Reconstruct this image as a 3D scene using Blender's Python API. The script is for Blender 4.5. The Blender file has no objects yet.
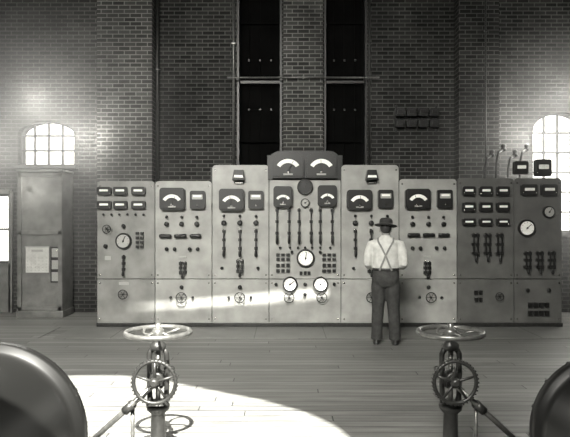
import bpy, bmesh, math, random
from mathutils import Vector, Matrix
random.seed(7)
scn = bpy.context.scene
scn.view_settings.view_transform = 'Standard'
pi = math.pi
F = 600.0
CH = 1.75
BY = 9.7           # switchboard front plane
WY = 11.2          # back wall plane
SB = BY / F
SW = WY / F
def bx(p): return (p - 285) * SB
def bz(p): return CH - (p - 218.5) * SB
def wx(p): return (p - 285) * SW
def wz(p): return CH - (p - 218.5) * SW

# ------------------------------------------------------------------ materials
def new_mat(name):
    m = bpy.data.materials.new(name); m.use_nodes = True
    nt = m.node_tree
    return m, nt, nt.nodes['Principled BSDF']
def plain(name, v, rough=0.5, metal=0.0, noise=0.0, nscale=8.0, bump=0.0, spec=0.5):
    m, nt, b = new_mat(name)
    b.inputs['Roughness'].default_value = rough
    b.inputs['Metallic'].default_value = metal
    b.inputs['Specular IOR Level'].default_value = spec
    col = (v, v, v * 0.95, 1)
    b.inputs['Base Color'].default_value = col
    if noise > 0 or bump > 0:
        tc = nt.nodes.new('ShaderNodeTexCoord')
        n = nt.nodes.new('ShaderNodeTexNoise'); n.inputs['Scale'].default_value = nscale
        n.inputs['Detail'].default_value = 6
        nt.links.new(tc.outputs['Object'], n.inputs['Vector'])
        r = nt.nodes.new('ShaderNodeValToRGB')
        a = v * (1 - noise); c = v * (1 + noise)
        r.color_ramp.elements[0].position = 0.3; r.color_ramp.elements[1].position = 0.7
        r.color_ramp.elements[0].color = (a, a, a * .95, 1); r.color_ramp.elements[1].color = (c, c, c * .95, 1)
        nt.links.new(n.outputs['Fac'], r.inputs['Fac'])
        nt.links.new(r.outputs['Color'], b.inputs['Base Color'])
        if bump > 0:
            bp = nt.nodes.new('ShaderNodeBump'); bp.inputs['Strength'].default_value = bump
            bp.inputs['Distance'].default_value = 0.02
            nt.links.new(n.outputs['Fac'], bp.inputs['Height'])
            nt.links.new(bp.outputs['Normal'], b.inputs['Normal'])
    return m

def brick_mat(name, c1, c2, mortar, bw=0.21, rh=0.075):
    m, nt, b = new_mat(name)
    b.inputs['Roughness'].default_value = 0.85
    b.inputs['Specular IOR Level'].default_value = .25
    tc = nt.nodes.new('ShaderNodeTexCoord')
    sp = nt.nodes.new('ShaderNodeSeparateXYZ'); nt.links.new(tc.outputs['Object'], sp.inputs[0])
    ad = nt.nodes.new('ShaderNodeMath'); nt.links.new(sp.outputs[0], ad.inputs[0]); nt.links.new(sp.outputs[1], ad.inputs[1])
    cb = nt.nodes.new('ShaderNodeCombineXYZ'); nt.links.new(ad.outputs[0], cb.inputs[0]); nt.links.new(sp.outputs[2], cb.inputs[1])
    br = nt.nodes.new('ShaderNodeTexBrick')
    br.inputs['Scale'].default_value = 1
    br.inputs['Brick Width'].default_value = bw; br.inputs['Row Height'].default_value = rh
    br.inputs['Mortar Size'].default_value = 0.009; br.inputs['Mortar Smooth'].default_value = 0.2
    br.inputs['Color1'].default_value = (c1, c1, c1 * .95, 1); br.inputs['Color2'].default_value = (c2, c2, c2 * .95, 1)
    br.inputs['Mortar'].default_value = (mortar, mortar, mortar * .95, 1)
    nt.links.new(cb.outputs[0], br.inputs['Vector'])
    n = nt.nodes.new('ShaderNodeTexNoise'); n.inputs['Scale'].default_value = 1.3; n.inputs['Detail'].default_value = 5
    nt.links.new(tc.outputs['Object'], n.inputs['Vector'])
    mr = nt.nodes.new('ShaderNodeMapRange'); mr.inputs[1].default_value = .3; mr.inputs[2].default_value = .7
    mr.inputs[3].default_value = .55; mr.inputs[4].default_value = 1.4
    nt.links.new(n.outputs['Fac'], mr.inputs[0])
    mx = nt.nodes.new('ShaderNodeVectorMath'); mx.operation = 'SCALE'
    nt.links.new(br.outputs['Color'], mx.inputs[0]); nt.links.new(mr.outputs[0], mx.inputs['Scale'])
    nt.links.new(mx.outputs[0], b.inputs['Base Color'])
    inv = nt.nodes.new('ShaderNodeMath'); inv.operation = 'SUBTRACT'; inv.inputs[0].default_value = 1
    nt.links.new(br.outputs['Fac'], inv.inputs[1])
    bp = nt.nodes.new('ShaderNodeBump'); bp.inputs['Strength'].default_value = .6; bp.inputs['Distance'].default_value = .01
    nt.links.new(inv.outputs[0], bp.inputs['Height']); nt.links.new(bp.outputs['Normal'], b.inputs['Normal'])
    return m

def plank_mat(name, c1, c2, gap, w=0.14, L=3.4):
    m, nt, b = new_mat(name)
    tc = nt.nodes.new('ShaderNodeTexCoord')
    # shift every board lengthwise by a random amount so butt joints are scattered
    sp = nt.nodes.new('ShaderNodeSeparateXYZ'); nt.links.new(tc.outputs['Object'], sp.inputs[0])
    dv = nt.nodes.new('ShaderNodeMath'); dv.operation = 'DIVIDE'; dv.inputs[1].default_value = w; nt.links.new(sp.outputs[1], dv.inputs[0])
    fl_ = nt.nodes.new('ShaderNodeMath'); fl_.operation = 'FLOOR'; nt.links.new(dv.outputs[0], fl_.inputs[0])
    wn = nt.nodes.new('ShaderNodeTexWhiteNoise'); wn.noise_dimensions = '1D'; nt.links.new(fl_.outputs[0], wn.inputs['W'])
    ma = nt.nodes.new('ShaderNodeMath'); ma.operation = 'MULTIPLY_ADD'; ma.inputs[1].default_value = L
    nt.links.new(wn.outputs['Value'], ma.inputs[0]); nt.links.new(sp.outputs[0], ma.inputs[2])
    cb = nt.nodes.new('ShaderNodeCombineXYZ'); nt.links.new(ma.outputs[0], cb.inputs[0]); nt.links.new(sp.outputs[1], cb.inputs[1])
    br = nt.nodes.new('ShaderNodeTexBrick'); br.inputs['Scale'].default_value = 1
    br.inputs['Brick Width'].default_value = L; br.inputs['Row Height'].default_value = w
    br.inputs['Mortar Size'].default_value = 0.006; br.inputs['Mortar Smooth'].default_value = .3
    br.offset = 0
    br.inputs['Color1'].default_value = (c1, c1, c1 * .95, 1); br.inputs['Color2'].default_value = (c2, c2, c2 * .95, 1)
    br.inputs['Mortar'].default_value = (gap, gap, gap, 1)
    nt.links.new(cb.outputs[0], br.inputs['Vector'])
    mp = nt.nodes.new('ShaderNodeMapping'); mp.inputs['Scale'].default_value = (0.7, 9, 1)
    nt.links.new(tc.outputs['Object'], mp.inputs['Vector'])
    n = nt.nodes.new('ShaderNodeTexNoise'); n.inputs['Scale'].default_value = 2; n.inputs['Detail'].default_value = 6
    nt.links.new(mp.outputs[0], n.inputs['Vector'])
    mr = nt.nodes.new('ShaderNodeMapRange'); mr.inputs[1].default_value = .3; mr.inputs[2].default_value = .7
    mr.inputs[3].default_value = .6; mr.inputs[4].default_value = 1.35
    nt.links.new(n.outputs['Fac'], mr.inputs[0])
    mx = nt.nodes.new('ShaderNodeVectorMath'); mx.operation = 'SCALE'
    nt.links.new(br.outputs['Color'], mx.inputs[0]); nt.links.new(mr.outputs[0], mx.inputs['Scale'])
    nt.links.new(mx.outputs[0], b.inputs['Base Color'])
    r2 = nt.nodes.new('ShaderNodeMapRange'); r2.inputs[3].default_value = .3; r2.inputs[4].default_value = .65
    nt.links.new(n.outputs['Fac'], r2.inputs[0]); nt.links.new(r2.outputs[0], b.inputs['Roughness'])
    inv = nt.nodes.new('ShaderNodeMath'); inv.operation = 'SUBTRACT'; inv.inputs[0].default_value = 1
    nt.links.new(br.outputs['Fac'], inv.inputs[1])
    bp = nt.nodes.new('ShaderNodeBump'); bp.inputs['Strength'].default_value = .3; bp.inputs['Distance'].default_value = .01
    nt.links.new(inv.outputs[0], bp.inputs['Height']); nt.links.new(bp.outputs['Normal'], b.inputs['Normal'])
    return m

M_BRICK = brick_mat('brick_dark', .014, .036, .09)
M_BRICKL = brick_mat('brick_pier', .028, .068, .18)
M_FLOOR = plank_mat('floor_planks', .12, .20, .03)
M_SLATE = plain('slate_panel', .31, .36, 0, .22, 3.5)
M_SLATE_SHADED = plain('slate_panel_dark', .10, .4, 0, .25, 3.5)  # same slate, with the shadow on the right panels put into its colour
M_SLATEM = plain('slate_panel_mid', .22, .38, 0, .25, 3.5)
M_BLACK = plain('black_enamel', .008, .4)
M_IRON = plain('cast_iron', .03, .4, .3, .3, 20)
M_IRONL = plain('worn_iron', .16, .33, .6, .3, 25)
M_STEEL = plain('polished_steel', .45, .25, 1.0)
M_COPPER = plain('copper_blade', .22, .3, .8)
M_DIAL = plain('dial_paper', .9, .5)
M_DIALG = plain('dial_gray', .35, .4)
M_DARK = plain('dark_shutter', .004, .9, 0, .3, 3, 0, .05)
M_WOOD = plain('painted_cabinet', .15, .5, 0, .3, 6)
M_CONC = plain('plaster', .06, .9, 0, .3, 2)
M_SASH = plain('window_sash', .05, .7)
M_PAPER = plain('paper', .55, .8, 0, .1, 10)
M_SHIRT = plain('cotton_shirt', .50, .9, 0, .15, 14, .7)
M_TROU = plain('dark_trousers', .032, .85, 0, .35, 16, .9)
M_SKIN = plain('skin', .26, .55, 0, .1, 20)
M_HAIR = plain('hair', .02, .6)
M_HAT = plain('felt_hat', .025, .85)
M_LEATHER = plain('leather', .02, .4)
M_STRAP = plain('suspender_strap', .18, .7)
M_STRIP = plain('cement_strip', .15, .45, 0, .15, 3)

# ------------------------------------------------------------------ mesh helpers
def nb(): return bmesh.new()
def setm(faces, mi):
    for f in faces: f.material_index = mi
def box(bm, c, s, mi=0, rot=None):
    mat = Matrix.Translation(Vector(c))
    if rot is not None: mat = mat @ rot
    mat = mat @ Matrix.Diagonal((s[0], s[1], s[2], 1))
    r = bmesh.ops.create_cube(bm, size=1, matrix=mat)
    fs = set()
    for v in r['verts']:
        for f in v.link_faces: fs.add(f)
    setm(fs, mi)
def tube(bm, pts, rads, seg=12, mi=0, cap=True, flat=None):
    """closed tube through points, parallel-transport frame. flat=(a,b) scales the section"""
    pts = [Vector(p) for p in pts]
    if not hasattr(rads, '__len__'): rads = [rads] * len(pts)
    n = len(pts)
    tang = []
    for i in range(n):
        a = pts[max(i - 1, 0)]; b = pts[min(i + 1, n - 1)]
        tang.append((b - a).normalized())
    up = Vector((0, 0, 1)) if abs(tang[0].z) < .9 else Vector((1, 0, 0))
    u = tang[0].cross(up).normalized()
    rings = []
    for i in range(n):
        t = tang[i]
        u = (u - t * u.dot(t)).normalized(); v = t.cross(u)
        fa, fb = flat if flat else (1, 1)
        rings.append([bm.verts.new(pts[i] + u * math.cos(2 * pi * k / seg) * rads[i] * fa + v * math.sin(2 * pi * k / seg) * rads[i] * fb) for k in range(seg)])
    fs = []
    for i in range(n - 1):
        for k in range(seg):
            k2 = (k + 1) % seg
            f = bm.faces.new((rings[i][k], rings[i][k2], rings[i + 1][k2], rings[i + 1][k])); f.smooth = True
            fs.append(f)
    if cap:
        fs.append(bm.faces.new(rings[0][::-1])); fs.append(bm.faces.new(rings[-1]))
    setm(fs, mi)
def cyl(bm, a, b, r, r2=None, seg=16, mi=0):
    tube(bm, [a, b], [r, r if r2 is None else r2], seg, mi)
def torus(bm, c, R, r, axis='Z', seg=40, rs=10, mi=0):
    c = Vector(c); rings = []
    for i in range(seg):
        a = 2 * pi * i / seg; ring = []
        for j in range(rs):
            b = 2 * pi * j / rs
            x = (R + r * math.cos(b)) * math.cos(a); y = (R + r * math.cos(b)) * math.sin(a); z = r * math.sin(b)
            p = Vector((x, y, z)) if axis == 'Z' else (Vector((x, z, y)) if axis == 'Y' else Vector((z, x, y)))
            ring.append(bm.verts.new(c + p))
        rings.append(ring)
    fs = []
    for i in range(seg):
        for j in range(rs):
            f = bm.faces.new((rings[i][j], rings[(i + 1) % seg][j], rings[(i + 1) % seg][(j + 1) % rs], rings[i][(j + 1) % rs]))
            f.smooth = True; fs.append(f)
    setm(fs, mi)
def prism(bm, pts, y0, y1, mi=0):
    """polygon in xz extruded along y"""
    a = [bm.verts.new((p[0], y0, p[1])) for p in pts]
    b = [bm.verts.new((p[0], y1, p[1])) for p in pts]
    n = len(pts); fs = [bm.faces.new(a), bm.faces.new(b[::-1])]
    for i in range(n):
        fs.append(bm.faces.new((a[i], b[i], b[(i + 1) % n], a[(i + 1) % n])))
    setm(fs, mi)
def rrect(cx, cz, w, h, r, n=4, top_only=False):
    pts = []
    for (sx, sz, a0) in ((1, 1, 0), (-1, 1, 90), (-1, -1, 180), (1, -1, 270)):
        rr = r
        if top_only and sz < 0: rr = .002
        for i in range(n + 1):
            a = math.radians(a0 + 90 * i / n)
            pts.append((cx + sx * (w / 2 - rr) + rr * math.cos(a), cz + sz * (h / 2 - rr) + rr * math.sin(a)))
    return pts
def ell(bm, c, r, mi=0, seg=20, rot=None):
    mat = Matrix.Translation(Vector(c))
    if rot is not None: mat = mat @ rot
    mat = mat @ Matrix.Diagonal((r[0], r[1], r[2], 1))
    q = bmesh.ops.create_uvsphere(bm, u_segments=seg, v_segments=seg // 2 + 2, radius=1, matrix=mat)
    fs = set()
    for v in q['verts']:
        for f in v.link_faces: fs.add(f); f.smooth = True
    setm(fs, mi)
def loft(bm, rings, seg=28, mi=0):
    """rings (z,cx,cy,rx,ry)"""
    R = []
    for (z, cx, cy, rx, ry) in rings:
        R.append([bm.verts.new((cx + rx * math.cos(2 * pi * k / seg), cy + ry * math.sin(2 * pi * k / seg), z)) for k in range(seg)])
    fs = []
    for i in range(len(R) - 1):
        for k in range(seg):
            k2 = (k + 1) % seg
            f = bm.faces.new((R[i][k], R[i][k2], R[i + 1][k2], R[i + 1][k])); f.smooth = True; fs.append(f)
    fs.append(bm.faces.new(R[0][::-1])); fs.append(bm.faces.new(R[-1]))
    setm(fs, mi)
def lathe(bm, prof, c, axis='Z', seg=32, mi=0, sx=1, sy=1):
    """prof: (r,h) list"""
    c = Vector(c); R = []
    for (r, h) in prof:
        ring = []
        for k in range(seg):
            a = 2 * pi * k / seg
            x = r * math.cos(a) * sx; y = r * math.sin(a) * sy
            p = Vector((x, y, h)) if axis == 'Z' else (Vector((x, h, y)) if axis == 'Y' else Vector((h, x, y)))
            ring.append(bm.verts.new(c + p))
        R.append(ring)
    fs = []
    for i in range(len(R) - 1):
        for k in range(seg):
            k2 = (k + 1) % seg
            f = bm.faces.new((R[i][k], R[i][k2], R[i + 1][k2], R[i + 1][k])); f.smooth = True; fs.append(f)
    fs.append(bm.faces.new(R[0][::-1])); fs.append(bm.faces.new(R[-1]))
    setm(fs, mi)
def finish(bm, name, mats, parent=None, bevel=0, loc=None, autosmooth=True):
    bmesh.ops.recalc_face_normals(bm, faces=bm.faces)
    me = bpy.data.meshes.new(name); bm.to_mesh(me); bm.free()
    ob = bpy.data.objects.new(name, me); scn.collection.objects.link(ob)
    for m in mats: me.materials.append(m)
    if bevel:
        b = ob.modifiers.new('bevel', 'BEVEL'); b.width = bevel; b.segments = 2; b.limit_method = 'ANGLE'; b.angle_limit = math.radians(50)
    if parent: ob.parent = parent
    if loc: ob.location = loc
    return ob
def empty(name, loc=(0, 0, 0), rz=0):
    e = bpy.data.objects.new(name, None); scn.collection.objects.link(e); e.location = loc; e.rotation_euler = (0, 0, rz)
    e.empty_display_size = .1
    return e

# ------------------------------------------------------------------ room
def wall_with_holes(name, outer, holes, y0, y1, mats):
    bm = nb(); 
    for lp in [outer] + holes:
        vs = [bm.verts.new((p[0], y0, p[1])) for p in lp]
        for i in range(len(vs)): bm.edges.new((vs[i], vs[(i + 1) % len(vs)]))
    bmesh.ops.triangle_fill(bm, use_beauty=True, use_dissolve=False, edges=bm.edges[:])
    g = bmesh.ops.extrude_face_region(bm, geom=bm.faces[:])
    for v in g['geom']:
        if isinstance(v, bmesh.types.BMVert): v.co.y = y1
    return finish(bm, name, mats)
def arch(x0, x1, z0, zs, zt, n=14):
    pts = [(x0, z0), (x1, z0)]
    cx = (x0 + x1) / 2; a = (x1 - x0) / 2
    for i in range(n + 1):
        t = pi * i / n
        pts.append((cx + a * math.cos(t), zs + (zt - zs) * math.sin(t)))
    return pts
XL, XR, YR, ZC = -5.7, 6.1, -3.0, 17.0
win1 = (wx(18), wx(74), wz(165), wz(135), wz(121))
win2 = (wx(533), wx(588), wz(232), wz(132), wz(112))
tall = [(wx(237), wx(282)), (wx(324), wx(367))]
ZT0, ZT1 = 2.2, 8.2
door_h = (wx(-14) , wx(12), wz(262), wz(196))
holes = [arch(*win1), arch(*win2)]
for t in tall: holes.append([(t[0], ZT0), (t[1], ZT0), (t[1], ZT1), (t[0], ZT1)])
holes.append([(door_h[0], door_h[2]), (door_h[1], door_h[2]), (door_h[1], door_h[3]), (door_h[0], door_h[3])])
wall_with_holes('wall_back', [(XL, 0), (XR, 0), (XR, ZC), (XL, ZC)], holes, WY, WY + .35, [M_BRICK])
# piers on the back wall
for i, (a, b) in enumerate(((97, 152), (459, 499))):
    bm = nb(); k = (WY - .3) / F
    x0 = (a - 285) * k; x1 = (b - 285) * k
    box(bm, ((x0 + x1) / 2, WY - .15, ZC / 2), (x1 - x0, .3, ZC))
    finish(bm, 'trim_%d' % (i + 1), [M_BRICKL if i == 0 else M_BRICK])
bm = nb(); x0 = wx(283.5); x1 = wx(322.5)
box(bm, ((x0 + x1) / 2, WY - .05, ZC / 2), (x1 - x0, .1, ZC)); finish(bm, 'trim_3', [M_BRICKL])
bm = nb(); box(bm, (XL - .1, (YR + WY) / 2, ZC / 2), (.2, WY - YR + .7, ZC)); finish(bm, 'wall_left', [M_BRICK])
bm = nb(); box(bm, (XR + .1, (YR + WY) / 2, ZC / 2), (.2, WY - YR + .7, ZC)); finish(bm, 'wall_right', [M_BRICK])
bm = nb(); box(bm, ((XL + XR) / 2, (YR + WY) / 2, ZC + .1), (XR - XL + .4, WY - YR + .7, .2)); finish(bm, 'ceiling', [M_CONC])
bm = nb(); box(bm, ((XL + XR) / 2, (YR + WY) / 2, -.1), (XR - XL + .4, WY - YR + .7, .2)); finish(bm, 'floor', [M_FLOOR])
# rear wall (behind the camera) with a window opening and an added slit, both shaped for the sun patches
D = Vector((-.14, 1.0, -1.2))
def back_floor(x, y):
    t = y - YR; return (x - D.x * t, -D.z * t)
def back_board(px, py):
    t = BY - YR; return (bx(px) - D.x * t, bz(py) - D.z * t)
fl = [(-2.85, 6.60), (-2.3, 6.74), (-1.8, 6.72), (-1.3, 6.5), (-.75, 6.14), (-.2, 5.8), (.18, 5.45), (.42, 5.1), (.55, 4.7), (.6, 3.6), (-2.85, 3.6)]
h1 = [back_floor(*p) for p in fl][::-1]
h2 = [back_board(*p) for p in ((99, 308), (155, 302.5), (240, 295), (328, 287), (328, 296), (240, 303), (155, 307.5))]  # made-up slit that throws the bright streak on the board
wall_with_holes('wall_rear', [(XL, 0), (XR, 0), (XR, ZC), (XL, ZC)], [h1, h2], YR - .03, YR, [M_CONC])

# windows
def window(name, w, cols, rows):
    x0, x1, z0, zs, zt = w
    bm = nb(); y = WY + .14; cx = (x0 + x1) / 2; a = (x1 - x0) / 2
    def top(x):
        q = max(0, 1 - ((x - cx) / a) ** 2); return zs + (zt - zs) * math.sqrt(q)
    for i in range(cols + 1):
        x = x0 + (x1 - x0) * i / cols
        th = .05 if i in (0, cols) else .034
        zz = top(x) if i not in (0, cols) else zs
        box(bm, (x, y, (z0 + zz) / 2), (th, .05, zz - z0))
    for j in range(rows + 1):
        z = z0 + (zs - z0) * j / rows
        box(bm, (cx, y, z), (x1 - x0, .05, .05 if j == 0 else .034))
    pts = [(cx + a * math.cos(pi * i / 16), y, zs + (zt - zs) * math.sin(pi * i / 16)) for i in range(17)]
    tube(bm, pts, .03, 8)
    box(bm, (cx, WY - .03, z0 - .04), (x1 - x0 + .16, .16, .07))
    finish(bm, name, [M_SASH])
window('window_1', win1, 4, 2)
window('window_2', win2, 4, 5)
# glazed door panel on far left
bm = nb()
x0, x1, z0, z1 = door_h
DYY = WY - .045
for x in (x0, x1): box(bm, (x, DYY, 1.1), (.07, .06, 2.3))
box(bm, ((x0 + x1) / 2, DYY, 2.25), (x1 - x0, .06, .08)); box(bm, ((x0 + x1) / 2, DYY, .46), (x1 - x0, .06, .9))
box(bm, ((x0 + x1) / 2, DYY, 1.55), (x1 - x0, .04, .04)); box(bm, ((x0 + x1) / 2, DYY, .95), (.03, .04, 1.9))
finish(bm, 'door_1', [M_WOOD])
# tall shuttered openings
for i, t in enumerate(tall):
    bm = nb(); cx = (t[0] + t[1]) / 2; w = t[1] - t[0]
    box(bm, (cx, WY + .25, (ZT0 + ZT1) / 2), (w, .04, ZT1 - ZT0))
    for x in (t[0] + .02, t[1] - .02): box(bm, (x, WY + .1, (ZT0 + ZT1) / 2), (.04, .2, ZT1 - ZT0), 1)
    for k in range(3): box(bm, (t[0] + w * (k + 1) / 4, WY + .215, (ZT0 + ZT1) / 2), (.02, .03, ZT1 - ZT0), 0)
    for pz in (80, 140, 20): box(bm, (cx, WY + .19, wz(pz)), (w, .05, .05), 0 if pz != 80 else 1)
    for px in (.25, .5, .75):
        box(bm, (t[0] + w * px, WY + .17, wz(58)), (.03, .04, .03), 1); box(bm, (t[0] + w * px, WY + .17, wz(108)), (.03, .04, .03), 1)
    finish(bm, 'window_%d' % (i + 3), [M_DARK, M_BLACK])

# pipes on wall
def conduit(name, pts, r=.025, mat=M_IRON):
    bm = nb(); tube(bm, pts, r, 10)
    for a in range(len(pts) - 1):
        p = Vector(pts[a]).lerp(Vector(pts[a + 1]), .5); box(bm, p, (r * 3, r * 3, .03) if abs(pts[a][2] - pts[a + 1][2]) > .3 else (.03, r * 3, r * 3))
    return finish(bm, name, [mat])
conduit('wall_conduit', [(wx(236) - .04, WY - .05, 2), (wx(236) - .04, WY - .05, 8)], .022, M_IRONL)
conduit('wall_conduit', [(wx(369), WY - .05, 2), (wx(369), WY - .05, 8)], .022, M_IRON)
conduit('wall_conduit', [(wx(459), WY - .05, 1), (wx(459), WY - .05, 8)], .04, M_IRON)
conduit('wall_conduit', [(wx(158), WY - .06, 1), (wx(158), WY - .06, 8)], .035, M_IRON)
conduit('wall_conduit', [(wx(228), WY - .16, wz(79.5)), (wx(378), WY - .16, wz(79.5))], .016, M_IRONL)
k = (WY - .35) / F
conduit('wall_conduit', [((486 - 285) * k, WY - .33, 2.3), ((486 - 285) * k, WY - .33, 8)], .016, M_IRON)
# fuse boxes on right wall
bm = nb()
for r, py in enumerate((113, 124)):
    for i in range(4):
        x = wx(399 + i * 11.4)
        prism(bm, rrect(x, wz(py), .17, .15, .02, 3), WY - .02, WY - .12)
        box(bm, (x, WY - .125, wz(py)), (.10, .02, .08))
for x in (wx(396), wx(436)): box(bm, (x, WY - .012, wz(118.5)), (.04, .02, .5))
finish(bm, 'fuse_box_rack', [M_BLACK], None, .004)
bm = nb()
for i in range(4): 
    x = wx(470 + i * 11); tube(bm, [(x, 10.4, 2.2), (x, 10.4, 2.6 + .1 * (i % 2)), (x + .06, 10.45, 2.8 + .1 * (i % 2)), (x + .2, 10.6, 2.87 + .1 * (i % 2))], .02, 8)
    lathe(bm, [(.02, 0), (.05, .02), (.05, .05), (.03, .07), (.045, .09), (.045, .12), (.01, .14)], (x + .2, 10.6, 2.83 + .1 * (i % 2)), seg=12)
box(bm, (wx(487), 10.5, 2.2), (.9, .06, .06))
for x in (wx(468), wx(510)): box(bm, (x, 10.55, 1.1), (.05, .05, 2.2))
finish(bm, 'bus_bar_support', [M_BLACK])

# ------------------------------------------------------------------ switchboard
board = empty('electrical_switchboard', (0, BY, 0))
BI = Matrix.Translation((0, -BY, 0))
def bfin(bm, name, mats, bevel=0):
    bmesh.ops.transform(bm, matrix=BI, verts=bm.verts)
    return finish(bm, name, mats, board, bevel)
panels = [(97, 155, 181, M_SLATEM), (155, 212, 181, M_SLATE), (212, 269, 165, M_SLATE), (269, 341, 166, M_SLATE), (341, 399, 165, M_SLATE), (399, 457, 179, M_SLATE), (457, 514, 178, M_SLATE_SHADED), (514, 562, 178, M_SLATE_SHADED)]
SPLIT = 279; BOT = 323
for i, (a, b, t, m) in enumerate(panels):
    bm = nb()
    g = .35
    w = bx(b - g) - bx(a + g); cx = (bx(a) + bx(b)) / 2
    zt, zm = bz(t), bz(SPLIT - .4)
    prism(bm, rrect(cx, (zt + zm) / 2, w, zt - zm, .06, 5, True), BY, BY + .045)
    zt, zm = bz(SPLIT + .4), bz(BOT)
    prism(bm, rrect(cx, (zt + zm) / 2, w, zt - zm, .003, 2), BY, BY + .045)
    for px in (a + 3, b - 3):
        for py in (t + 5, 275, 283, 319):
            cyl(bm, (bx(px), BY + .01, bz(py)), (bx(px), BY - .012, bz(py)), .012, seg=10, mi=1)
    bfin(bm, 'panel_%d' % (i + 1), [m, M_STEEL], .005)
# frame behind and base rail
bm = nb()
for px in (99, 155, 212, 269, 341, 399, 457, 514, 560):
    t = {269: 155, 341: 155, 212: 168, 399: 168}.get(px, 182)
    box(bm, (bx(px), BY + .08, bz(t) / 2), (.06, .06, bz(t)))
    box(bm, (bx(px), BY + .045 + .5, bz(210)), (.04, .95, .04))
box(bm, ((bx(97) + bx(562)) / 2, BY + .04, bz(BOT) / 2 + .005), (bx(562) - bx(97), .14, bz(BOT)))
box(bm, ((bx(97) + bx(562)) / 2, BY + .08, bz(279)), (bx(562) - bx(97), .05, .05))
bfin(bm, 'iron_frame', [M_IRON], .004)

ins = nb()   # 0 black 1 dial 2 copper 3 steel 4 gray
MI = [M_BLACK, M_DIAL, M_COPPER, M_STEEL, M_DIALG]
def arc_meter(px, py, w, h, top=False):
    cx, cz, W, H = bx(px), bz(py), w * SB, h * SB
    prism(ins, rrect(cx, cz, W, H, (.16 if top else .05) * (1 if top else 1), 6, top), BY + .03, BY - .09, 0)
    prism(ins, rrect(cx, cz, W * .9, H * .88, .14 if top else .04, 6, top), BY - .09, BY - .105, 0)
    c0 = cz - H * .28; Ro = W * .42; Ri = W * .29
    n = 12; a0, a1 = math.radians(32), math.radians(148)
    if H < W * .8: c0 = cz - H * .3
    outer = [(cx + Ro * math.cos(a0 + (a1 - a0) * i / n), c0 + Ro * 1.0 * math.sin(a0 + (a1 - a0) * i / n)) for i in range(n + 1)]
    inner = [(cx + Ri * math.cos(a0 + (a1 - a0) * i / n), c0 + Ri * math.sin(a0 + (a1 - a0) * i / n)) for i in range(n + 1)]
    for i in range(n):
        prism(ins, [outer[i], outer[i + 1], inner[i + 1], inner[i]], BY - .10, BY - .112, 1)
    th = math.radians(random.uniform(60, 120))
    p0 = Vector((cx, BY - .115, c0)); p1 = Vector((cx + Ro * .95 * math.cos(th), BY - .115, c0 + Ro * .95 * math.sin(th)))
    cyl(ins, p0, p1, .004, seg=6, mi=0)
    cyl(ins, (cx, BY - .10, c0), (cx, BY - .12, c0), .02, seg=12, mi=3)
    box(ins, (cx, BY - .107, cz - H * .36), (W * .3, .006, H * .06), 4)
def box_meter(px, py, w, h, face=.45):
    cx, cz, W, H = bx(px), bz(py), w * SB, h * SB
    prism(ins, rrect(cx, cz, W, H, .03, 4), BY + .03, BY - .08, 0)
    prism(ins, rrect(cx, cz + H * .16, W * .7, H * face * .6, .01, 3), BY - .08, BY - .088, 4)
    prism(ins, rrect(cx, cz + H * .20, W * .55, H * face * .25, .005, 3), BY - .088, BY - .092, 1)
    cyl(ins, (cx, BY - .07, cz - H * .3), (cx, BY - .095, cz - H * .3), .012, seg=10, mi=3)
def flat_meter(px, py, w=14, h=8):
    cx, cz, W, H = bx(px), bz(py), w * SB, h * SB
    prism(ins, rrect(cx, cz, W, H, .03, 4), BY + .03, BY - .07, 0)
    prism(ins, rrect(cx, cz + H * .05, W * .62, H * .26, .01, 3), BY - .07, BY - .076, 1)
    for s in (-.4, .4): cyl(ins, (cx + W * s, BY - .06, cz - H * .3), (cx + W * s, BY - .085, cz - H * .3), .008, seg=8, mi=3)
def round_meter(px, py, r, mi=1):
    cx, cz, R = bx(px), bz(py), r * SB
    lathe(ins, [(R, .03), (R, -.05), (R * .94, -.065), (R * .82, -.065), (R * .8, -.055)], (cx, BY, cz), 'Y', 28, 0)
    lathe(ins, [(R * .8, 0), (R * .8, -.058)], (cx, BY, cz), 'Y', 28, mi)
    th = random.uniform(.5, 2.6)
    cyl(ins, (cx - .2 * R * math.cos(th), BY - .064, cz - .2 * R * math.sin(th)), (cx + .7 * R * math.cos(th), BY - .064, cz + .7 * R * math.sin(th)), .005, seg=6, mi=0)
    for k in range(9):
        a = math.radians(-30 + 30 * k)
        cyl(ins, (cx + R * .6 * math.cos(a), BY - .06, cz + R * .6 * math.sin(a)), (cx + R * .74 * math.cos(a), BY - .06, cz + R * .74 * math.sin(a)), .003, seg=5, mi=0)
    cyl(ins, (cx, BY - .05, cz), (cx, BY - .07, cz), .014, seg=10, mi=0)
def knob(px, py, r=2.0, mi=0):
    cx, cz, R = bx(px), bz(py), r * SB
    lathe(ins, [(R * .6, .01), (R * .6, -.02), (R, -.03), (R, -.05), (R * .5, -.06)], (cx, BY, cz), 'Y', 14, mi)
def ring(px, py, r, cross=True):
    cx, cz, R = bx(px), bz(py), r * SB
    torus(ins, (cx, BY - .08, cz), R, .007, 'Y', 28, 8, 0)
    cyl(ins, (cx, BY, cz), (cx, BY - .09, cz), .014, seg=10, mi=0)
    if cross:
        for a in (0, 60, 120):
            a = math.radians(a); dx, dz = R * math.cos(a), R * math.sin(a)
            cyl(ins, (cx - dx, BY - .08, cz - dz), (cx + dx, BY - .08, cz + dz), .004, seg=6, mi=0)
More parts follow.
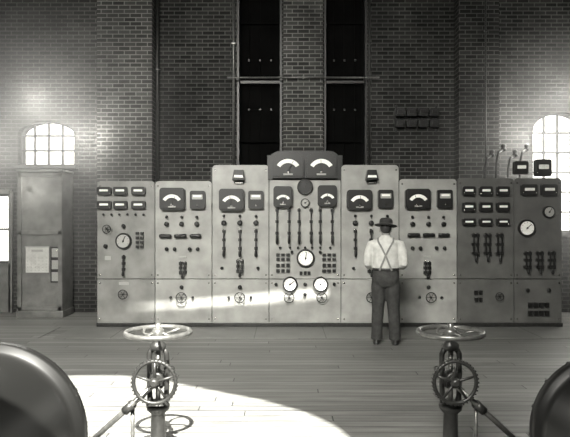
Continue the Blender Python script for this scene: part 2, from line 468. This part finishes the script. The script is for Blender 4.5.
def knife(px, y0, y1, poles=2, gap=4.0):
    h = (y1 - y0)
    for k in range(poles):
        x = bx(px + (k - (poles - 1) / 2) * gap)
        zt, zb = bz(y0), bz(y1 - h * .28)
        box(ins, (x, BY - .05, (zt + zb) / 2), (.02, .035, zt - zb), 0)
        for z in (zt - .02, (zt + zb) / 2, zb + .02):
            box(ins, (x, BY - .025, z), (.05, .06, .045), 0)
        cyl(ins, (x, BY, zt), (x, BY - .03, zt), .02, seg=10, mi=3)
    xc = bx(px); zb = bz(y1 - h * .28)
    box(ins, (xc, BY - .065, zb), (gap * SB * (poles - 1) + .03, .02, .022), 0)
    lathe(ins, [(.008, 0), (.018, -.03), (.024, -h * SB * .2), (.016, -h * SB * .27)], (xc, BY - .07, zb), 'Z', 10, 0)
def hswitch(px, py, w=10):
    cx, cz, W = bx(px), bz(py), w * SB
    box(ins, (cx, BY - .02, cz), (W * .5, .05, .06), 0)
    tube(ins, [(cx - W / 2, BY - .05, cz), (cx - W * .3, BY - .055, cz), (cx, BY - .055, cz), (cx + W * .3, BY - .055, cz), (cx + W / 2, BY - .05, cz)], [.026, .034, .02, .034, .026], 10, 0)
def plate(px, py, w, h, mi=4):
    box(ins, (bx(px), BY - .006, bz(py)), (w * SB, .012, h * SB), mi)
def blocks(px, py, w, h, nx, nz):
    for i in range(nx):
        for j in range(nz):
            x = px - w / 2 + w * (i + .5) / nx; y = py - h / 2 + h * (j + .5) / nz
            box(ins, (bx(x), BY - .02, bz(y)), (w / nx * SB * .7, .05, h / nz * SB * .6), 0)
def gooselamp(px, py):
    cx, cz = bx(px), bz(py)
    cyl(ins, (cx, BY + .02, cz - .1), (cx, BY + .02, cz + .16), .012, seg=8, mi=0)
    prism(ins, [(cx - .10, cz - .07), (cx + .10, cz - .07), (cx + .07, cz + .09), (cx - .07, cz + .09)], BY + .02, BY - .14, 0)
    prism(ins, [(cx - .075, cz - .035), (cx + .075, cz - .035), (cx + .065, cz + .005), (cx - .065, cz + .005)], BY - .14, BY - .146, 1)
    box(ins, (cx, BY - .02, cz - .11), (.14, .05, .03), 3)
# panel 1
for x in (105, 121, 139):
    flat_meter(x, 191); flat_meter(x, 205)
round_meter(124, 241, 8, 4); ring(108, 229, 4); blocks(140, 240, 9, 18, 2, 4); knob(106, 246); knob(124, 226)
knife(124, 256, 276, 1); plate(124, 283.5, 10, 3); ring(124, 294, 4.5); plate(108, 258, 6, 4)
for x in (104, 112, 120, 128, 136, 144): knob(x, 214.5, 1.1)
# panel 2
arc_meter(173, 199, 25, 22); box_meter(198, 200, 15, 18)
for x in (167, 182, 197): knob(x, 217, 1.4); knob(x, 224, 2.4)
hswitch(166, 236, 12); hswitch(181, 236, 12); hswitch(196, 236, 11)
for x in (167, 175, 190, 198): knob(x, 249, 1.9)
knife(183, 262, 278, 2); ring(182, 297, 5); knob(182, 287); plate(183, 257, 7, 2)
# panel 3
gooselamp(239, 176)
arc_meter(232, 200, 25, 22); box_meter(256, 200, 15, 18)
for x in (224, 240, 256):
    knob(x, 216, 1.4); knob(x, 223, 2.6); knife(x, 230, 257, 1); plate(x, 227.3, 5, 1.3)
knife(240, 260, 277, 2); ring(240, 297, 5); knob(240, 287); knob(222, 268, 1.5); knob(258, 268, 1.5)
# panel 4
prism(ins, rrect(bx(304.5), bz(165.5), 73 * SB, 29 * SB, .2, 8, True), BY + .012, BY - .02, 0)
arc_meter(288, 165, 31, 27, True); arc_meter(321, 165, 31, 27, True)
round_meter(305, 187, 8, 0); arc_meter(283, 197, 19, 21); arc_meter(327, 196, 19, 21)
round_meter(305, 203, 4.5, 4)
for x in (277, 289, 299, 311, 320, 332): knife(x, 209, 244, 1)
for x in (280, 290, 298, 305, 312, 320, 330): knob(x, 247.5, 1.2)
round_meter(305.5, 258, 9, 1); knob(292, 252, 1.5); knob(320, 252, 1.5)
blocks(283, 257, 15, 9, 3, 2); blocks(329, 257, 15, 9, 3, 2)
blocks(283, 268, 15, 11, 3, 2); blocks(329, 268, 15, 11, 3, 2); blocks(305, 273, 12, 6, 3, 1)
for x in (290, 320.5):
    round_meter(x, 284, 7.5, 1); ring(x - 1 if x < 300 else x + 1, 297, 5)
knob(276, 284, 1.6); knob(334, 284, 1.6); knob(305, 284, 1.8); knob(305, 294, 1.8)
# panel 5
gooselamp(371, 176)
arc_meter(359, 200, 25, 20); box_meter(385, 199, 15, 18)
for x in (355, 371, 387):
    knob(x, 216, 1.4); knob(x, 223, 2.6); plate(x, 227.3, 5, 1.3)
knife(355, 230, 257, 1); knife(371, 230, 257, 1); knife(388, 230, 257, 1); knife(371, 260, 277, 2); ring(371, 297, 5); knob(353, 268, 1.5)
# panel 6
arc_meter(417, 199, 25, 20); box_meter(444, 199, 15, 18)
for x in (412, 428, 443): knob(x, 217, 1.4); knob(x, 224, 2.4)
hswitch(413, 235, 12); hswitch(428, 235, 12); hswitch(443, 235, 11)
for x in (412, 420, 436, 444): knob(x, 248, 1.9)
knife(427, 262, 278, 2); ring(430, 297, 5); knob(428, 287); plate(427, 257, 7, 2)
# small fittings on lower panels
for c in (182, 240, 430):
    for d in (-11, 11): knob(c + d, 297, 1.3)
    plate(c, 305, 8, 1.6)
# panel 7
for x in (468, 485, 502):
    flat_meter(x, 191, 13, 9); flat_meter(x, 207, 13, 9); flat_meter(x, 222, 13, 7)
for x in (475, 487, 499): knife(x, 234, 262, 2)
blocks(478, 296, 9, 14, 2, 2); ring(498, 296, 4)
# panel 8
flat_meter(528, 190, 16, 11); flat_meter(548, 190, 16, 11)
round_meter(526, 228, 8.5, 1); round_meter(548, 212, 6, 4)
for x in (527, 539, 551): knife(x, 252, 274, 2)
blocks(538, 309, 22, 16, 4, 2); knob(527, 290); knob(548, 290)
flat_meter(520, 168, 14, 13); flat_meter(542, 168, 16, 17)
bfin(ins, 'instruments', MI, .003)

# floor strip in front of board
bm = nb(); box(bm, ((bx(97) + bx(562)) / 2 + .0, 9.2, .004), (8.2, 0.9, .008), 0)
for i in range(8): box(bm, (-3.6 + i * 1.05, 9.2, .0087), (.012, .9, .002), 1)
finish(bm, 'trim_4', [M_STRIP, M_IRON])

# ------------------------------------------------------------------ left cabinet with posted papers
cab = empty('notice_cabinet', (0, 0, 0))
k = 10.6 / F
cx0, cx1, zt = (18 - 285) * k, (63 - 285) * k, CH - (172 - 218.5) * k
bm = nb(); cx = (cx0 + cx1) / 2; w = cx1 - cx0
box(bm, (cx, 10.85, zt / 2), (w, .5, zt)); box(bm, (cx, 10.83, zt + .02), (w + .04, .54, .04)); box(bm, (cx, 10.83, .06), (w + .04, .56, .12))
finish(bm, 'carcass', [M_WOOD], cab, .01)
bm = nb()
for x in (cx0 + .04, cx1 - .04): box(bm, (x, 10.58, zt / 2 + .05), (.07, .04, zt - .14))
for z in (.16, 1.5, zt - .06): box(bm, (cx, 10.58, z), (w - .02, .04, .07))
ell(bm, (cx1 - .09, 10.55, 1.2), (.018, .018, .018), 1)
finish(bm, 'cabinet_door', [M_WOOD, M_STEEL], cab, .004)
bm = nb()
k = 10.5 / F
X0, X1, Z1, Z0 = (24 - 285) * k, (47 - 285) * k, CH - (247 - 218.5) * k, CH - (273 - 218.5) * k
box(bm, ((X0 + X1) / 2, 10.575, (Z0 + Z1) / 2), (X1 - X0, .012, Z1 - Z0), 0)
box(bm, ((X0 + X1) / 2, 10.565, Z1), (X1 - X0 + .02, .02, .02), 1)
for r in range(5):
    for c in range(6): box(bm, (X0 + (X1 - X0) * (c + .5) / 6, 10.5675, Z0 + .04 + r * .055), (.016, .003, .012), 1)
box(bm, ((X0 + X1) / 2, 10.5675, Z1 - .07), (.2, .003, .04), 1)
finish(bm, 'calendar', [M_PAPER, M_DIALG], cab)
bm = nb()
xa, xb, za, zb = (49 - 285) * k, (58 - 285) * k, CH - (283 - 218.5) * k, CH - (247 - 218.5) * k
box(bm, ((xa + xb) / 2, 10.575, (za + zb) / 2), (xb - xa, .02, zb - za), 0)
for j in range(3):
    zc = za + (zb - za) * (j + .5) / 3
    box(bm, ((xa + xb) / 2, 10.562, zc), ((xb - xa) * .7, .008, (zb - za) * .25), 1)
finish(bm, 'notice_frame', [M_BLACK, M_DIALG], cab)

# ------------------------------------------------------------------ valve stands
def valve(X, Y, side):
    root = empty('handwheel_valve_stand', (X, Y, 0))
    zw = .925
    bm = nb()
    R = .228
    torus(bm, (0, 0, zw), R, .019, 'Z', 56, 12, 0)
    for i in range(5):
        a = 2 * pi * i / 5 + .35 * side
        pts = []
        for t in range(7):
            q = t / 6; rr = .03 + (R - .03) * q; aa = a + .35 * math.sin(q * pi)
            pts.append((rr * math.cos(aa), rr * math.sin(aa), zw - .03 * math.sin(q * pi) ))
        tube(bm, pts, [.017, .014, .012, .011, .011, .012, .014], 8, 0, True, (1, .7))
    lathe(bm, [(.03, -.04), (.045, -.03), (.045, .015), (.03, .03), (.022, .03), (.022, .06), (.012, .07)], (0, 0, zw), seg=20)
    finish(bm, 'handwheel', [M_IRONL], root)
    bm = nb()
    cyl(bm, (0, 0, .3), (0, 0, zw), .018, seg=14, mi=1)
    for i in range(14): torus(bm, (0, 0, .67 + i * .014), .018, .004, 'Z', 16, 6, 1)
    # crosshead + yoke
    lathe(bm, [(.05, .80), (.06, .81), (.06, .84), (.035, .86), (.03, .885)], (0, 0, 0), seg=20)
    for s in (-1, 1):
        tube(bm, [(s * .03, 0, .83), (s * .062, 0, .77), (s * .066, 0, .62), (s * .06, 0, .46), (s * .05, 0, .40)], [.022, .02, .017, .02, .026], 10, 0)
    lathe(bm, [(.16, 0), (.16, .025), (.09, .05), (.055, .12), (.05, .34), (.08, .37), (.085, .40), (.06, .43)], (0, 0, 0), seg=28)
    for i in range(6):
        a = pi / 3 * i; cyl(bm, (.13 * math.cos(a), .13 * math.sin(a), .02), (.13 * math.cos(a), .13 * math.sin(a), .045), .014, seg=6, mi=1)
    # gear box
    box(bm, (0, -.01, .585), (.085, .10, .10)); cyl(bm, (0, -.02, .60), (0, -.14, .60), .022, seg=14, mi=1)
    lathe(bm, [(.045, .05), (.05, .03), (.05, -.05), (.04, -.06)], (0, -.01, .6), 'Y', 20)
    finish(bm, 'yoke_column', [M_IRON, M_IRONL], root)
    bm = nb()
    ca = Vector((0, -.12, .595)); R2 = .148
    torus(bm, ca, R2, .014, 'Y', 48, 10, 0)
    for i in range(36):
        a = 2 * pi * i / 36
        box(bm, ca + Vector(((R2 + .012) * math.cos(a), 0, (R2 + .012) * math.sin(a))), (.012, .03, .010), 0, Matrix.Rotation(-a, 4, 'Y'))
    for i in range(5):
        a = 2 * pi * i / 5 + .3
        cyl(bm, ca, ca + Vector((R2 * math.cos(a), 0, R2 * math.sin(a))), .012, .009, 8, 0)
    lathe(bm, [(.03, .03), (.034, .02), (.034, -.03), (.018, -.045)], ca, 'Y', 18, 0)
    finish(bm, 'gear_wheel', [M_IRON], root)
    # drive shafts
    bm = nb()
    cyl(bm, (side * .03, -.06, .55), (side * .52, .05, .10), .020, seg=12, mi=1)
    cyl(bm, (side * .18, -.02, .41), (side * .24, -.01, .355), .032, seg=12)
    cyl(bm, (side * .19, .02, 0), (side * .19, .02, .40), .015, seg=12, mi=1)
    lathe(bm, [(.05, 0), (.05, .02), (.022, .04), (.02, .08)], (side * .19, .02, 0), seg=16)
    lathe(bm, [(.06, 0), (.06, .02), (.035, .05), (.03, .14)], (side * .52, .05, 0), seg=16)
    ell(bm, (side * .19, 0, .40), (.035, .035, .035))
    cyl(bm, (-side * .045, 0, .66), (-side * .10, 0, .66), .016, seg=10); ell(bm, (-side * .1, 0, .66), (.022, .022, .022))
    finish(bm, 'drive_shaft', [M_IRON, M_IRONL], root)
valve(-.92, 4.35, -1)
valve(1.20, 4.35, 1)

# ------------------------------------------------------------------ motors
def motor(X, Y, Zc, R, L):
    root = empty('electric_motor', (X, Y, 0))
    bm = nb()
    lathe(bm, [(.10, .02), (.13, -.0), (R * .45, -.02), (R * .86, -.10), (R * .93, -.13), (R, -.14), (R, -.22), (R * .93, -.225), (R * .91, -.3),
               (R * .91, -L + .3), (R * .93, -L + .225), (R, -L + .22), (R, -L + .14), (R * .9, -L + .1), (R * .45, -L + .02), (.1, -L)], (0, 0, Zc), 'Y', 72)
    for i in range(16):
        a = 2 * pi * i / 16 + .1
        for yy in (-.14, -L + .14):
            d = .02 if yy > -.2 else -.02
            cyl(bm, (.95 * R * math.cos(a), yy, Zc + .95 * R * math.sin(a)), (.95 * R * math.cos(a), yy + d * 1.5, Zc + .95 * R * math.sin(a)), .018, seg=6, mi=1)
    cyl(bm, (0, -.05, Zc), (0, .22, Zc), .05, seg=20, mi=1); cyl(bm, (0, -L + .1, Zc), (0, -L - .12, Zc), .05, seg=20, mi=1)
    for s in (-1, 1):
        box(bm, (s * R * .6, -L / 2, .05), (R * .45, L * .6, .10)); box(bm, (s * R * .62, -L / 2, .12), (.06, L * .5, .2))
    torus(bm, (0, -L / 2, Zc + R * .91 + .05), .05, .014, 'Y', 24, 8, 1)
    finish(bm, 'housing', [M_BLACK, M_IRON], root)
motor(-1.64, 3.55, .53, .52, 1.3)
motor(1.95, 3.80, .47, .46, 1.3)

# ------------------------------------------------------------------ man
man = empty('man', (1.41, 8.4, 0), math.radians(-10))
def remeshed(bm, name, mats, vox=.012, smooth=4):
    ob = finish(bm, name, mats, man)
    r = ob.modifiers.new('remesh', 'REMESH'); r.mode = 'VOXEL'; r.voxel_size = vox; r.use_smooth_shade = True
    s = ob.modifiers.new('smooth', 'SMOOTH'); s.iterations = smooth; s.factor = .5
    return ob
torso = [(1.0, 0, 0, .165, .115), (1.04, 0, 0, .182, .13), (1.10, 0, 0, .182, .13), (1.20, 0, 0, .185, .13), (1.30, 0, .0, .20, .135), (1.38, 0, 0, .205, .125), (1.425, 0, .0, .18, .105), (1.46, 0, .0, .12, .08), (1.50, 0, .01, .07, .068), (1.52, 0, .015, .062, .062)]
bm = nb(); loft(bm, torso)
for s in (-1, 1):
    tube(bm, [(s * .14, 0, 1.40), (s * .19, 0, 1.385), (s * .225, -.01, 1.30), (s * .245, -.02, 1.20), (s * .25, -.015, 1.12), (s * .235, .04, 1.095), (s * .21, .10, 1.09)],
         [.06, .072, .066, .062, .060, .060, .058], 16)
remeshed(bm, 'shirt', [M_SHIRT], .011, 3)
bm = nb()
loft(bm, [(.80, 0, 0, .165, .12), (.88, 0, -.01, .188, .14), (.95, 0, -.01, .185, .138), (1.02, 0, 0, .178, .128), (1.06, 0, 0, .176, .126)])
for s in (-1, 1):
    tube(bm, [(s * .09, 0, .90), (s * .095, -.005, .78), (s * .10, .0, .62), (s * .108, .01, .48), (s * .115, -.005, .34), (s * .122, -.012, .18), (s * .125, 0, .06)],
         [.10, .108, .096, .084, .082, .078, .082], 18)
    ell(bm, (s * .08, -.07, .90), (.08, .07, .09))
remeshed(bm, 'trousers', [M_TROU], .012, 3)
bm = nb()
for s in (-1, 1):
    loft(bm, [(0, s * .13, .045, .048, .135), (.02, s * .13, .045, .05, .14), (.045, s * .13, .035, .046, .125), (.075, s * .128, .0, .042, .085), (.12, s * .126, -.02, .042, .06)])
    loft(bm, [(0, s * .128, -.055, .04, .045), (.03, s * .128, -.055, .04, .045)])
ob = remeshed(bm, 'shoes', [M_LEATHER], .008, 2)
# head with face, ears and neck
bm = nb()
ell(bm, (0, .02, 1.615), (.076, .096, .092)); ell(bm, (0, .05, 1.56), (.058, .062, .07)); ell(bm, (0, .09, 1.525), (.028, .026, .022))
tube(bm, [(0, .0, 1.44), (0, .008, 1.50), (0, .015, 1.57)], [.062, .056, .058], 18)
ell(bm, (0, .122, 1.578), (.014, .02, .014)); tube(bm, [(0, .105, 1.615), (0, .122, 1.585)], [.010, .014], 10)
for s in (-1, 1):
    ell(bm, (s * .080, .015, 1.585), (.010, .02, .032)); ell(bm, (s * .04, .095, 1.565), (.02, .02, .02))
    ell(bm, (s * .032, .105, 1.628), (.022, .01, .008))
ell(bm, (0, .111, 1.545), (.025, .008, .005)); ell(bm, (0, .109, 1.535), (.021, .009, .006))
hd = remeshed(bm, 'head', [M_SKIN], .006, 2)
bm = nb()
for s in (-1, 1): ell(bm, (s * .031, .103, 1.608), (.013, .009, .008), 0); ell(bm, (s * .031, .1105, 1.608), (.005, .003, .005), 1)
ey = finish(bm, 'eyes', [M_DIAL, M_HAIR], man)
bm = nb(); ell(bm, (0, .0, 1.625), (.081, .09, .09)); ell(bm, (0, -.035, 1.585), (.062, .045, .045))
hr = remeshed(bm, 'hair', [M_HAIR], .008, 2)
# hat: brimmed felt, tipped slightly forward and to the side
bm = nb()
lathe(bm, [(.085, .004), (.13, -.004), (.158, .002), (.166, .010), (.160, .014), (.13, .008), (.102, .014), (.098, .05), (.092, .09), (.075, .108), (.04, .098), (.01, .094)], (0, 0, 0), seg=40, sx=.95, sy=1.05)
lathe(bm, [(.1015, .012), (.104, .014), (.103, .035), (.099, .037)], (0, 0, 0), seg=40, mi=1, sx=.95, sy=1.05)
ht = finish(bm, 'hat', [M_HAT, M_BLACK], man, 0, (0, .01, 1.642))
ht.rotation_euler = (math.radians(-9), math.radians(4), 0)
# arms and hands
for s in (-1, 1):
    bm = nb()
    wr = Vector((s * .115, .285, 1.10))
    tube(bm, [(s * .230, .04, 1.095), (s * .205, .11, 1.092), (s * .155, .20, 1.095), wr], [.046, .045, .036, .027], 16)
    d = Vector((-s * .45, .85, .05)).normalized(); lat = Vector((0, 0, 1))
    tube(bm, [wr, wr + d * .03, wr + d * .07, wr + d * .095], [.026, .034, .040, .036], 14, 0, True, (.45, 1.0) )
    for f, (o, L) in enumerate(((.030, .070), (.010, .080), (-.010, .074), (-.030, .058))):
        b0 = wr + d * .085 + lat * o
        inw = Vector((-s * 1, -.1, 0))
        p1 = b0 + d * L * .42 + inw * L * .08; p2 = p1 + d * L * .25 + inw * L * .26; p3 = p2 + d * L * .02 + inw * L * .28
        tube(bm, [b0 - d * .02, b0, p1, p2, p3], [.0095, .0095, .009, .0085, .007], 10)
    t0 = wr + d * .025 + lat * .025
    tube(bm, [t0, t0 + lat * .028 + d * .018 + Vector((-s * .012, 0, 0)), t0 + lat * .036 + d * .045 + Vector((-s * .025, 0, 0)), t0 + lat * .032 + d * .068 + Vector((-s * .034, 0, 0))], [.013, .012, .010, .008], 10)
    remeshed(bm, 'forearm_and_hand', [M_SKIN], .0045, 2)
    bm = nb()
    tube(bm, [(s * .218, .075, 1.092), (s * .205, .115, 1.091)], [.064, .062], 18)
    remeshed(bm, 'rolled_cuff', [M_SHIRT], .008, 2)
# suspenders
def tor_y(x, z, front=False):
    for i in range(len(torso) - 1):
        a, b = torso[i], torso[i + 1]
        if a[0] <= z <= b[0]:
            t = (z - a[0]) / (b[0] - a[0]); rx = a[3] + (b[3] - a[3]) * t; ry = a[4] + (b[4] - a[4]) * t; cy = a[2] + (b[2] - a[2]) * t
            q = max(0, 1 - (x / rx) ** 2) ** .5
            return cy + (ry * q if front else -ry * q)
    return 0
bm = nb()
def ribbon(pts, w=.012, t=.004):
    prev = None
    for i, p in enumerate(pts):
        p = Vector(p)
        a = Vector(pts[max(i - 1, 0)]); b = Vector(pts[min(i + 1, len(pts) - 1)]); tg = (b - a).normalized()
        n = Vector((p.x * .6, p.y, .35 * max(0, (p.z - 1.38) * 20))).normalized(); sd = tg.cross(n).normalized()
        v = [bm.verts.new(p + sd * w - n * .012), bm.verts.new(p + sd * w + n * t), bm.verts.new(p - sd * w + n * t), bm.verts.new(p - sd * w - n * .012)]
        if prev:
            for k in range(4): bm.faces.new((prev[k], prev[(k + 1) % 4], v[(k + 1) % 4], v[k]))
        else: bm.faces.new(v)
        prev = v
    bm.faces.new(prev[::-1])
for s in (-1, 1):
    pts = []
    for i in range(13):
        z = 1.03 + (1.44 - 1.03) * i / 12
        if z < 1.24: x = s * .085 * (1.24 - z) / .21
        else: x = -s * .105 * (z - 1.24) / .20
        pts.append((x, tor_y(x, z) - .010, z))
    ribbon(pts)
    xs = -s * .105
    pts2 = [(xs, tor_y(xs, 1.44) - .01, 1.44), (xs, -.03, 1.475), (xs, .02, 1.478), (xs, tor_y(xs, 1.44, True) + .01, 1.44)]
    for i in range(8):
        z = 1.42 - i * .055; pts2.append((xs, tor_y(xs, z, True) + .010, z))
    ribbon(pts2)
finish(bm, 'suspenders', [M_STRAP], man)
bm = nb(); lathe(bm, [(.176, 0), (.186, .002), (.186, .035), (.176, .037)], (0, 0, 1.025), seg=40, sx=1.0, sy=.735)
finish(bm, 'belt', [M_LEATHER], man)

# ------------------------------------------------------------------ added haze volumes imitating halation glow round the windows
def halo_haze(cx, cz, R, dens):
    c = Vector((cx, WY - .5, cz))
    x0, x1 = max(XL + .01, cx - R), min(XR - .01, cx + R)
    y0, y1 = WY - .5 - R * .8, WY - .01
    z0, z1 = max(.01, cz - R), cz + R
    bm = nb(); box(bm, ((x0 + x1) / 2 - c.x, (y0 + y1) / 2 - c.y, (z0 + z1) / 2 - c.z), (x1 - x0, y1 - y0, z1 - z0))
    m = bpy.data.materials.new('dusty_air'); m.use_nodes = True; nt = m.node_tree; nt.nodes.clear()
    o = nt.nodes.new('ShaderNodeOutputMaterial'); vs = nt.nodes.new('ShaderNodeVolumeScatter')
    vs.inputs['Anisotropy'].default_value = .1
    tc = nt.nodes.new('ShaderNodeTexCoord')
    ln = nt.nodes.new('ShaderNodeVectorMath'); ln.operation = 'LENGTH'; nt.links.new(tc.outputs['Object'], ln.inputs[0])
    mr = nt.nodes.new('ShaderNodeMapRange'); mr.inputs[1].default_value = 0; mr.inputs[2].default_value = R * .98
    mr.inputs[3].default_value = 1; mr.inputs[4].default_value = 0
    nt.links.new(ln.outputs['Value'], mr.inputs[0])
    pw = nt.nodes.new('ShaderNodeMath'); pw.operation = 'POWER'; pw.inputs[1].default_value = 1.2; nt.links.new(mr.outputs[0], pw.inputs[0])
    ml = nt.nodes.new('ShaderNodeMath'); ml.operation = 'MULTIPLY'; ml.inputs[1].default_value = dens; nt.links.new(pw.outputs[0], ml.inputs[0])
    nt.links.new(ml.outputs[0], vs.inputs['Density'])
    nt.links.new(vs.outputs[0], o.inputs['Volume'])
    finish(bm, 'dusty_air', [m], None, 0, c)
halo_haze(wx(47), wz(155), 3.2, .20)
halo_haze(wx(562), wz(180), 3.0, .22)

# ------------------------------------------------------------------ lights
WARM = (1.0, .98, .91)
w = bpy.data.worlds.new('sky'); scn.world = w; w.use_nodes = True
w.node_tree.nodes['Background'].inputs[0].default_value = (*WARM, 1)
w.node_tree.nodes['Background'].inputs[1].default_value = 3.5
def lamp(name, typ, loc, energy, **kw):
    l = bpy.data.lights.new(name, typ); l.energy = energy; l.color = WARM
    for a, b in kw.items(): setattr(l, a, b)
    o = bpy.data.objects.new(name, l); scn.collection.objects.link(o); o.location = loc
    return o
s = lamp('sun', 'SUN', (-3, -6, 9), 34.0, angle=math.radians(.35))
s.rotation_euler = D.to_track_quat('-Z', 'Y').to_euler()
a = lamp('rear_window_daylight', 'AREA', (-2.4, -2.6, 6.6), 500, shape='RECTANGLE', size=4.5, size_y=2.0, spread=math.radians(70))  # added fill lamp, out of view, brightening the board
a.rotation_euler = (Vector((-.6, 9.0, -.5)) - a.location).to_track_quat('-Z', 'Y').to_euler()
# added point lamps round each window, making the halo glow
for (px, py, e) in ((4, 150, 45), (90, 140, 75), (47, 108, 75), (44, 190, 55)):
    lamp('window_daylight', 'POINT', (wx(px), WY - .55, wz(py)), e, shadow_soft_size=.3)
for (px, py, e) in ((520, 140, 75), (560, 98, 75), (572, 190, 110)):
    lamp('window_daylight', 'POINT', (wx(px), WY - .55, wz(py)), e, shadow_soft_size=.3)

cam = bpy.data.cameras.new('camera'); co = bpy.data.objects.new('camera', cam); scn.collection.objects.link(co)
co.location = (0, 0, CH); co.rotation_euler = (pi / 2, 0, 0); cam.sensor_width = 36; cam.lens = 36 * F / 570.0
scn.camera = co
